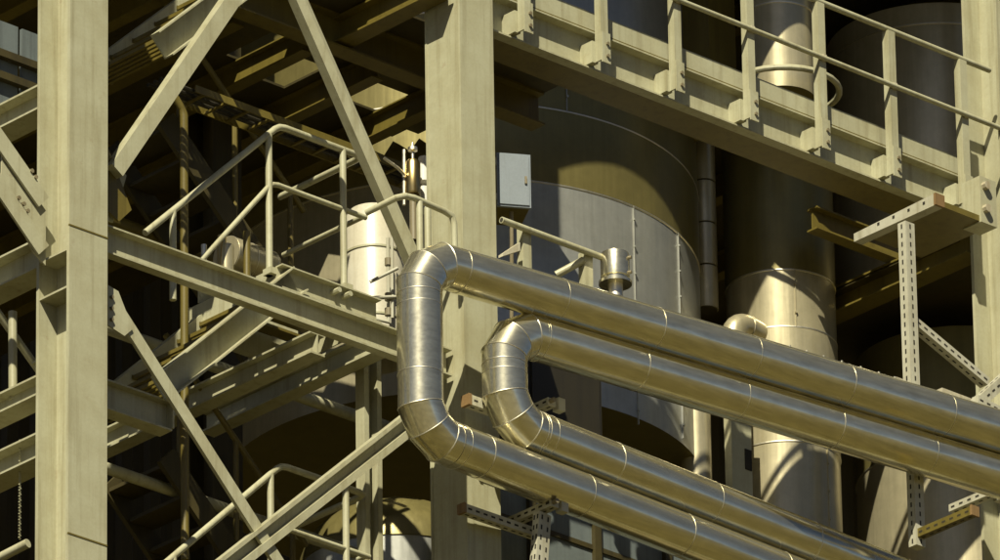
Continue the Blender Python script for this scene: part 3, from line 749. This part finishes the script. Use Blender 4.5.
# brackets carrying the pipes
def pipe_bracket(label, u, v, Y, ln=0.55, fall=True, post=None, cap=None, up=1.0):
    c = P(u, v, Y=Y); t = thing('pipe_bracket', label, 'bracket', c, 'perforated strut supports')
    mb, hs = MB(), MB(); strut(mb, hs, c + Y_*ln, c, 0.08, 0.06, X_)
    o = mb.build('arm', GALV, t); hs.build('slots', HOLE, o)['kind'] = 'stuff'
    MB().box((c.x + 0.052, Y - 0.02, c.z - 0.05), (c.x + 0.12, Y + 0.05, c.z + 0.05)).build('clip', GALV, t)
    MB().cyl((c.x - 0.02, Y - 0.05, c.z), (c.x - 0.02, Y - 0.005, c.z), 0.02, 6).build('bolt', BOLT, t)
    if post:
        a = P(*post, Y=Y + 0.12); mb, hs = MB(), MB(); strut(mb, hs, Vector((c.x - 0.02, Y + 0.12, c.z - 0.06)), a, 0.12, 0.07, X_, rows=(-0.25, 0.25))
        o = mb.build('post', GALV, t); hs.build('slots', HOLE, o)['kind'] = 'stuff'
    return t
pipe_bracket('white perforated bracket and leg under the lowest pipe right of the middle column', 555, 503, -0.40, 0.55, post=(538, 575))
lb0 = P(463, 509, Y=-0.12); lb1 = P(519, 526, Y=-0.12)
lbt = thing('bracket_arm', 'dark strut arm with an orange end crossing the middle column below the lowest pipe', 'bracket', lb0, 'perforated strut supports')
mb, hs = MB(), MB(); strut(mb, hs, lb0, Vector((Xat(540, -0.12, lb0.z), -0.12, lb0.z)), 0.07, 0.07, Y_); o = mb.build('arm', GALV, lbt); hs.build('slots', HOLE, o)['kind'] = 'stuff'
MB().box(lb0 + Vector((-0.025, -0.04, -0.04)), lb0 + Vector((0, 0.04, 0.04))).build('end_cap', CAP, lbt)
pipe_bracket('white perforated bracket behind the inner pipe elbow', 552, 402, -0.20, 0.5)
cpp = P(468, 401, Y=-0.22)
cb2 = thing('bracket_arm', 'strut arm with a rusty orange end between the two pipe risers', 'bracket', cpp, 'perforated strut supports')
mb, hs = MB(), MB(); strut(mb, hs, cpp, cpp + X_*0.35, 0.08, 0.08, Y_); o = mb.build('arm', GALV, cb2); hs.build('slots', HOLE, o)['kind'] = 'stuff'
MB().box(cpp + Vector((-0.03, -0.045, -0.045)), cpp + Vector((0, 0.045, 0.045))).build('end_cap', CAP, cb2)
pipe_bracket('white perforated bracket at the right edge under the second pipe', 993, 492, -0.55, 0.45)
# rusty pipe shoe at the column on the right
rs = P(955, 398, Y=-0.2)
rt = thing('pipe_shoe', 'rust stained cream support block behind the top pipe by the right column', 'support', rs)
MB().box((rs.x - 0.14, -0.2, rs.z - 0.12), (rs.x + 0.22, 0.05, rs.z + 0.05)).build('block', CREAM_R, rt)
MB().box((rs.x - 0.55, -0.1, rs.z - 0.1), (rs.x - 0.28, 0.05, rs.z + 0.06)).build('block', CREAM_R, rt)
mb, hs = MB(), MB(); strut(mb, hs, P(972, 408, Y=-0.3), P(1012, 372, Y=-0.3), 0.09, 0.09, Y_); o = mb.build('strut', GALV, rt); hs.build('slots', HOLE, o)['kind'] = 'stuff'
mb, hs = MB(), MB(); strut(mb, hs, P(975, 400, Y=-0.36), P(1010, 418, Y=-0.36), 0.07, 0.07, Y_); o = mb.build('strut', GALV, rt); hs.build('slots', HOLE, o)['kind'] = 'stuff'
# ================================================================== left strip beams (run back from the left column)
def ybeam(label, X, z, y0, y1, w, h, mat, grp='cross beams behind the facade', name='cross_beam'):
    t = thing(name, label, 'beam', (X, y0, z), grp)
    MB().ext(HSEC(w, h, 0.016, 0.012), (X, y0, z), (X, y1, z), X_, Z_).build('beam', mat, t); return t
xL = xr1 - 0.18
zl1 = P(39, 93, Y=0.38).z
for k, nm in ((0, 'upper cream cross beam left of the left column'), (-1, 'lower cream cross beam left of the left column'), (1, 'cross beam over the top left corner')):
    ybeam(nm, xL - 0.02, zl1 + k*STOREY, 0.38, 6.0, 0.22, 0.20, CREAM)
zl2 = P(39, 262, Y=0.38).z
ybeam('deep cream cross beam at the gusset joint left of the left column', xL - 0.02, zl2 + 0.1, 0.38, 6.0, 0.22, 0.24, CREAM)
ybeam('slim cross beam low on the left edge', xL - 0.02, zl2 - 0.95, 0.38, 6.0, 0.20, 0.16, CREAM)
# brace of the next bay with gusset
bt = thing('diagonal_brace', 'twin cream brace bars with a bolted gusset left of the left column', 'brace', P(39, 225, Y=0.18))
for (ua, va, ub, vb) in ((-6, 130, 44, 202), (-6, 176, 44, 250)):
    a, b = P(ua, va, Y=0.2), P(ub, vb, Y=0.2); d = (b - a).normalized()
    MB().ext([(-0.07, 0), (0.07, 0), (0.07, 0.02), (-0.07, 0.02)], a - d*1.5, b, Y_.cross(d), Y_).build('angle_bar', CREAM, bt)
a = P(2, 150, Y=0.23)
MB().ext([(0, 0.05), (0.42, -0.36), (0.42, -0.80), (0.30, -0.72), (0, -0.28)], a, a + Y_*0.015, X_, Z_).build('gusset', CREAM, bt)
for (u, v) in ((30, 172), (34, 178), (17, 199), (22, 205), (26, 212)):
    c = P(u, v, Y=0.22); MB().cyl(c - Y_*0.03, c, 0.018, 6).build('bolt', BOLT, bt)
# blue grey cladding behind the left strip
zw0, zw1 = P(20, 105, Y=1.4).z, P(20, 40, Y=1.4).z
cw = thing('cladding_wall', 'blue grey cladding panels with dark frames in the top left corner', 'wall', P(20, 100, Y=1.4))
xq = P(-40, 80, Y=1.4).x
for k in range(3):
    MB().box((xq + 0.30*k, 1.4, zw0 - 0.1), (xq + 0.30*k + 0.26, 1.43, zw1 + 0.1)).build('panel', PANELG, cw)
for z in (P(20, 84, Y=1.38).z, P(20, 62, Y=1.38).z):
    MB().box((xq, 1.34, z - 0.03), (xq + 0.86, 1.395, z + 0.03)).build('rail', DARK_SHADE, cw)
# diagonal tube rails low on the left strip
lr = thing('tube_brace', 'thin cream tubes crossing at the left edge beside the column', 'brace', P(20, 350, Y=0.9))
MB().tube([P(-4, 310, Y=0.9), P(40, 372, Y=0.9)], 0.03, 12).build('tube', CREAM, lr)
MB().tube([P(12.5, 312, Y=0.84), P(13, 400, Y=0.84)], 0.033, 12).build('tube', CREAM, lr)
lr2 = thing('short_handrail', 'end of a cream tube rail at the bottom left corner', 'railing', P(20, 550, Y=0.9))
MB().tube([P(-5, 560, Y=0.9), P(28, 543, Y=0.6)], 0.035, 12).build('rail', CREAM, lr2)
lc_ = thing('hanging_chain', 'thin hanging chain at the lower left edge', 'chain', P(20, 443, Y=0.7))
nl = 34; za, zb = P(20, 440, Y=0.7).z, P(20, 540, Y=0.7).z; xc_ = P(20, 490, Y=0.7).x
mb = MB()
for k in range(nl):
    z = za + (zb - za)*k/nl; dxx = 0.006 if k % 2 else 0
    mb.tube([(xc_ - 0.008, 0.7, z), (xc_ + 0.008, 0.7 + dxx, z - 0.014)], 0.007, 6)
mb.build('chain_links', CREAM, lc_)['kind'] = 'stuff'

# ================================================================== interior: floors, joists, back wall
def plate_hole(x0, x1, y0, y1, z, th, cx, cy, r, holes=()):
    """a floor plate in strips, open where the tank passes through"""
    mb = MB(); m = max(4, int((x1 - x0) / 0.12))
    for i in range(m):
        a, b = x0 + (x1 - x0)*i/m, x0 + (x1 - x0)*(i + 1)/m
        dn = 0 if a <= cx <= b else min(abs(a - cx), abs(b - cx))
        if dn >= r:
            ys = y0
            for (hx0, hx1, hy0, hy1) in holes:
                if hx0 <= (a + b)/2 <= hx1: mb.box((a, ys, z), (b, hy0, z + th)); ys = hy1
            mb.box((a, ys, z), (b, y1, z + th)); continue
        h = math.sqrt(r*r - dn*dn)
        if cy - h > y0: mb.box((a, y0, z), (b, cy - h, z + th))
        if cy + h < y1: mb.box((a, cy + h, z), (b, y1, z + th))
    return mb
x_l, x_r = xr1 - 6.0, fb.x + 12
zfl = zf + FH
# floor above the left bay at walkway level
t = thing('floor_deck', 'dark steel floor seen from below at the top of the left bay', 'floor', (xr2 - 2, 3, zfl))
plate_hole(xr1 - 0.1, Xat(252, 1.0, zfl), 1.50, 9.2, zfl - 0.02, 0.02, T1x, T1Y, T1R + 0.04).build('deck_plate', DARK_SHADE, t)
plate_hole(Xat(252, 1.0, zfl) + 0.002, 1.6, 0.85, 9.2, zfl - 0.02, 0.02, T1x, T1Y, T1R + 0.04, [(-0.75, -0.4, 1.7, 2.3), (-0.3, -0.02, 1.95, 2.45), (0.1, 0.42, 1.5, 1.9), (0.1, 0.42, 2.15, 2.6), (0.52, 0.8, 1.9, 2.3)]).build('deck_plate', DARK_SHADE, t)  # openings added to let sun patches fall on the tank
for k in range(7):
    x = xr1 + 0.45 + k * 0.72
    y1 = 9.0
    dxx = abs(x - T1x)
    y_end = T1Y - math.sqrt(max((T1R + 0.05)**2 - dxx**2, 0)) if dxx < T1R else 9.0
    if y_end - 1.52 > 0.15:
        MB().ext(HSEC(0.12, 0.20, 0.012, 0.01), (x, 1.52, zfl - 0.125), (x, y_end, zfl - 0.125), X_, Z_).build('joist', OLIVE_SHADE, t)
MB().ext(HSEC(0.16, 0.28, 0.016, 0.012), (Xat(252, 1.0, zfl), 1.25, zfl - 0.16), (1.6, 1.25, zfl - 0.16), Y_, Z_).build('edge_beam', OLIVE_SHADE, t)
# storey floors over the frame on the right
zfl2 = zf + STOREY + 0.13 + FH
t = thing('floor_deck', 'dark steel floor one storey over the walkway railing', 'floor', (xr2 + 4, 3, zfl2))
plate_hole(xr2 - 0.3, x_r, YF + 0.31, 9.2, zfl2 - 0.02, 0.02, T1x, T1Y, T1R + 0.04).build('deck_plate', DARK_SHADE, t)
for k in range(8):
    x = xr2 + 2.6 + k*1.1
    MB().ext(HSEC(0.12, 0.22, 0.012, 0.01), (x, YF + 0.55, zfl2 - 0.14), (x, 9.1, zfl2 - 0.14), X_, Z_).build('joist', OLIVE_SHADE, t)
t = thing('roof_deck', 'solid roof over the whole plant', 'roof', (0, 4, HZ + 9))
MB().box((x_l, 1.6, HZ + 8.9), (x_r, 9.4, HZ + 9.0)).build('roof_plate', DARK_SHADE, t)
# back wall
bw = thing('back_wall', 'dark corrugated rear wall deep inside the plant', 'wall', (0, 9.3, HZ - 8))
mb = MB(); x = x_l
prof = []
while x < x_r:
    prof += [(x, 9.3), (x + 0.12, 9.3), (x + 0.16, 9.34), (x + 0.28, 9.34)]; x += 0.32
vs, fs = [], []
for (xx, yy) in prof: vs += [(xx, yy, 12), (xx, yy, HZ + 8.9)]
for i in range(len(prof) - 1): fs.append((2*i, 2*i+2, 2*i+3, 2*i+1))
mb.add(vs, fs).build('wall_sheet', DARK_SHADE, bw)
# beams below the right walkway
def xbeam(label, u0, v0, u1, Y, w, h, mat, grp='beams under the walkway'):
    a, b = level(u0, v0, u1, Y); t = thing('floor_beam', label, 'beam', a, grp)
    MB().ext(HSEC(w, h, 0.016, 0.012), a, b, Y_, Z_).build('beam', mat, t); return t
xbeam('olive beam below the walkway running down to the right edge', 812, 219, 1010, 1.30, 0.12, 0.20, OLIVE_SHADE)
t = ybeam('olive cross beam under the walkway left of the right column', P(975, 240, Y=0.4).x, P(975, 243, Y=0.4).z, 0.4, 3.2, 0.2, 0.22, OLIVE_SHADE)
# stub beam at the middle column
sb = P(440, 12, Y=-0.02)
ybeam('olive stub beam at the top of the middle column', xr2 - w2 - 0.11, zf + 0.19, 0.05, 1.4, 0.17, 0.22, OLIVE_SHADE)
# deep beams in the upper left darkness
ybeam('deep olive beam in the shade above the stair handrail', P(300, 45, Y=1.7).x, P(300, 45, Y=1.7).z - 0.02, 1.4, 2.0, 0.12, 0.14, OLIVE_SHADE)
# cabinet behind the inner riser, pipe shade put into its dark colour
dk = thing('dark_cabinet', 'shade darkened cabinet behind the inner pipe loop', 'box', P(565, 400, Y=0.9))
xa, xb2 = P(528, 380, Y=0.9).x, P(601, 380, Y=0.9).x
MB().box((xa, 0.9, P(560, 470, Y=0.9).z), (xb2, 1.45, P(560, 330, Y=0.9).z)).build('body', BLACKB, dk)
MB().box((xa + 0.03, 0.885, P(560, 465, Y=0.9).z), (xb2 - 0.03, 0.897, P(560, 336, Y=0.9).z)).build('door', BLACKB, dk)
# lower blue grey panel wall
lw = thing('panel_wall', 'grey panel wall with dark mullions below the lowest pipe', 'wall', P(600, 560, Y=0.9))
xs = [P(u, 540, Y=0.9).x for u in (470, 530, 595, 665, 735, 800)]
ztop = P(590, 497, Y=0.9).z
for i in range(len(xs) - 1):
    for j in range(4):
        MB().box((xs[i] + 0.03, 0.9, ztop - 0.42*(j+1) + 0.02), (xs[i+1] - 0.03, 0.93, ztop - 0.42*j - 0.02)).build('panel', PANELG, lw)
for i in range(len(xs)):
    MB().box((xs[i] - 0.035, 0.86, ztop - 1.8), (xs[i] + 0.035, 0.94, ztop + 0.02)).build('mullion', DARK_SHADE, lw)
for j in range(5):
    MB().box((xs[0], 0.885, ztop - 0.42*j - 0.02), (xs[-1], 0.9, ztop - 0.42*j + 0.02)).build('rail', DARK_SHADE, lw)
# dome topped vessel low in the middle
dY = 2.2; dR = 0.75; dxx = P(395, 540, Y=dY).x
zd = zat(400, 534, dxx, dY, dR)
dv = thing('process_vessel', 'pale vessel with an olive dome low in the middle behind the post', 'vessel', (dxx, dY, zd - 2))
lathe(MB(), dxx, dY, [(dR, zd - 3), (dR, zd)], 64).build('shell', TANK, dv)
lathe(MB(), dxx, dY, [(dR + 0.01, zd)] + [(max(dR * math.cos(R(90*k/10)), 0.001), zd + 0.55*math.sin(R(90*k/10))) for k in range(11)], 64).build('dome', BRONZE_SHADE, dv)

# return flights and cross beams in the depth of the left bay
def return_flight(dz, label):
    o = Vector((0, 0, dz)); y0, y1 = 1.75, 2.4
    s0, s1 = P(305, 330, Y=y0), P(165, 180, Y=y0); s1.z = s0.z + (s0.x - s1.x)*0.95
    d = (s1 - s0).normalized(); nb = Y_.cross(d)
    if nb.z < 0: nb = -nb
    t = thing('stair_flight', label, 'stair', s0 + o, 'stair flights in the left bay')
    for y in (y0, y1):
        MB().ext([(-0.02, -0.1), (0.02, -0.1), (0.02, 0.1), (-0.02, 0.1)], Vector((s0.x, y, s0.z)) + o, Vector((s1.x, y, s1.z)) + o, Y_, nb).build('stringer', DARK_SHADE, t)
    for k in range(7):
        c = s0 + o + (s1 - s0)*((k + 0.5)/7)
        MB().box((c.x - 0.12, y0 + 0.025, c.z), (c.x + 0.12, y1 - 0.025, c.z + 0.03)).build('tread', DARK_SHADE, t)
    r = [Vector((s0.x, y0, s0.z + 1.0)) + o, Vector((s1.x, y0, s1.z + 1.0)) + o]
    MB().tube(r, 0.024, 10).build('hand_rail', OLIVE_SHADE, t)
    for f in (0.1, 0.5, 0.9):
        c = s0.lerp(s1, f); MB().tube([Vector((c.x, y0, c.z)) + o, Vector((c.x, y0, c.z + 1.0)) + o], 0.022, 8).build('rail_post', OLIVE_SHADE, t)
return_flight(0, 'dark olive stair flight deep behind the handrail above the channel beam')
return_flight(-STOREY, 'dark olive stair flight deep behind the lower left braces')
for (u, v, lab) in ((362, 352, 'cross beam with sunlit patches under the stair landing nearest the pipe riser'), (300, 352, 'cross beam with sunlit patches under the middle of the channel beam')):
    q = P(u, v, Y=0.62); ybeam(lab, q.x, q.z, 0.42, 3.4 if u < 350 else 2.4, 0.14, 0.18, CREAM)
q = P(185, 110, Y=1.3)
tag(MB().tube([P(168, 88, Y=1.3), P(182, 108, Y=1.3), P(184, 116, Y=1.3), P(185, 560, Y=1.3)], 0.032, 12).build('stand_pipe', OLIVE_SHADE), 'thin olive stand pipe with a bent top behind the wide brace', 'pipe')
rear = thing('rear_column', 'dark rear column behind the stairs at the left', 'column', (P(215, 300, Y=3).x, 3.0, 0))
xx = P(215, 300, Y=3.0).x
MB().ext(HSEC(0.3, 0.3, 0.02, 0.015), (xx, 3.0, 0), (xx, 3.0, HZ + 8.8), X_, Y_).build('shaft', DARK_SHADE, rear)

# gussets with bolts where the braces meet the columns
def gusset(label, u, v, pts, bolts, y):
    c = P(u, v, Y=y); t = thing('gusset_plate', label, 'plate', c, 'gusset plates at the brace ends')
    MB().ext(pts, c, c + Y_*0.014, X_, Z_).build('plate', CREAM, t)
    for (x, z) in bolts:
        q = c + X_*x + Z_*z; MB().cyl(q - Y_*0.02, q - Y_*0.001, 0.015, 6).build('bolt', BOLT, t)
gusset('small bolted gusset where the pale flat brace meets the left column', 108, 300, [(0, 0.12), (0.10, 0.10), (0.24, -0.16), (0.16, -0.24), (0, -0.2)], [(0.03, 0.03), (0.03, -0.06), (0.03, -0.15)], 0.125)
gusset('bolted gusset at the foot of the wide upper brace on the left column', 108, 196, [(0, 0.15), (0.10, 0.28), (0.18, 0.22), (0.05, -0.2), (0, -0.2)], [(0.03, 0.08), (0.03, 0.0), (0.03, -0.1)], 0.26)
# instruments and small services in the depth of the left bay
iv = thing('instrument_stand', 'cluster of small brass and grey instruments behind the handrail above the channel beam', 'instrument', P(228, 290, Y=0.75))
for (u, v0, v1, r_, m_) in ((204, 245, 275, 0.022, SEAM), (222, 236, 276, 0.035, BRASS), (226, 246, 280, 0.06, VESSEL), (247, 232, 285, 0.028, OLIVE_SHADE)):
    a, b = P(u, v1, Y=0.75), P(u, v0, Y=0.75); b.x = a.x
    MB().tube([a, b], r_, 16).build('cylinder', m_, iv)
dr = P(246, 262, Y=1.15)
dt = thing('small_drum', 'small brown metal drum lying behind the stair handrail', 'drum', dr)
MB().tube([dr - X_*0.2, dr + X_*0.22], 0.15, 32).build('shell', VESSEL, dt)
for x in (-0.19, 0.0, 0.2): band(dt, dr + X_*x, X_, 0.15)
ct = thing('cable_tray', 'ladder cable tray with cables under the dark floor at the top left', 'cable tray', P(300, 100, Y=1.35))
c0, c1 = P(196, 92, Y=1.35), P(430, 160, Y=1.35); c1.z = c0.z
for dy in (0, 0.26):
    MB().box((c0.x, 1.35 + dy, c0.z), (c1.x, 1.362 + dy, c0.z + 0.06)).build('rail', OLIVE_SHADE, ct)
for k in range(11):
    x = c0.x + 0.1 + (c1.x - c0.x - 0.2)*k/10
    MB().box((x - 0.012, 1.363, c0.z + 0.004), (x + 0.012, 1.609, c0.z + 0.02)).build('rung', OLIVE_SHADE, ct)
for k in range(3):
    MB().tube([(c0.x - 0.3, 1.42 + 0.07*k, c0.z + 0.042), (c1.x, 1.42 + 0.07*k, c0.z + 0.042)], 0.018, 8).build('cable', BLACKB, ct)
for (v0, v1, y, r_, lab, m_) in ((330, 440, 2.2, 0.05, 'slim cream service pipe low in the shade of the left bay', CREAM), (222, 300, 2.5, 0.06, 'slim olive service pipe behind the stairs of the left bay', OLIVE_SHADE), (470, 560, 1.9, 0.045, 'thin cream service pipe near the bottom of the left bay', CREAM)):
    a, b = P(112, v0, Y=y), P(420, v1, Y=y); b.z = a.z
    tag(MB().tube([a - X_*0.6, b], r_, 14).build('service_pipe', m_), lab, 'pipe', 'service pipes in the left bay')
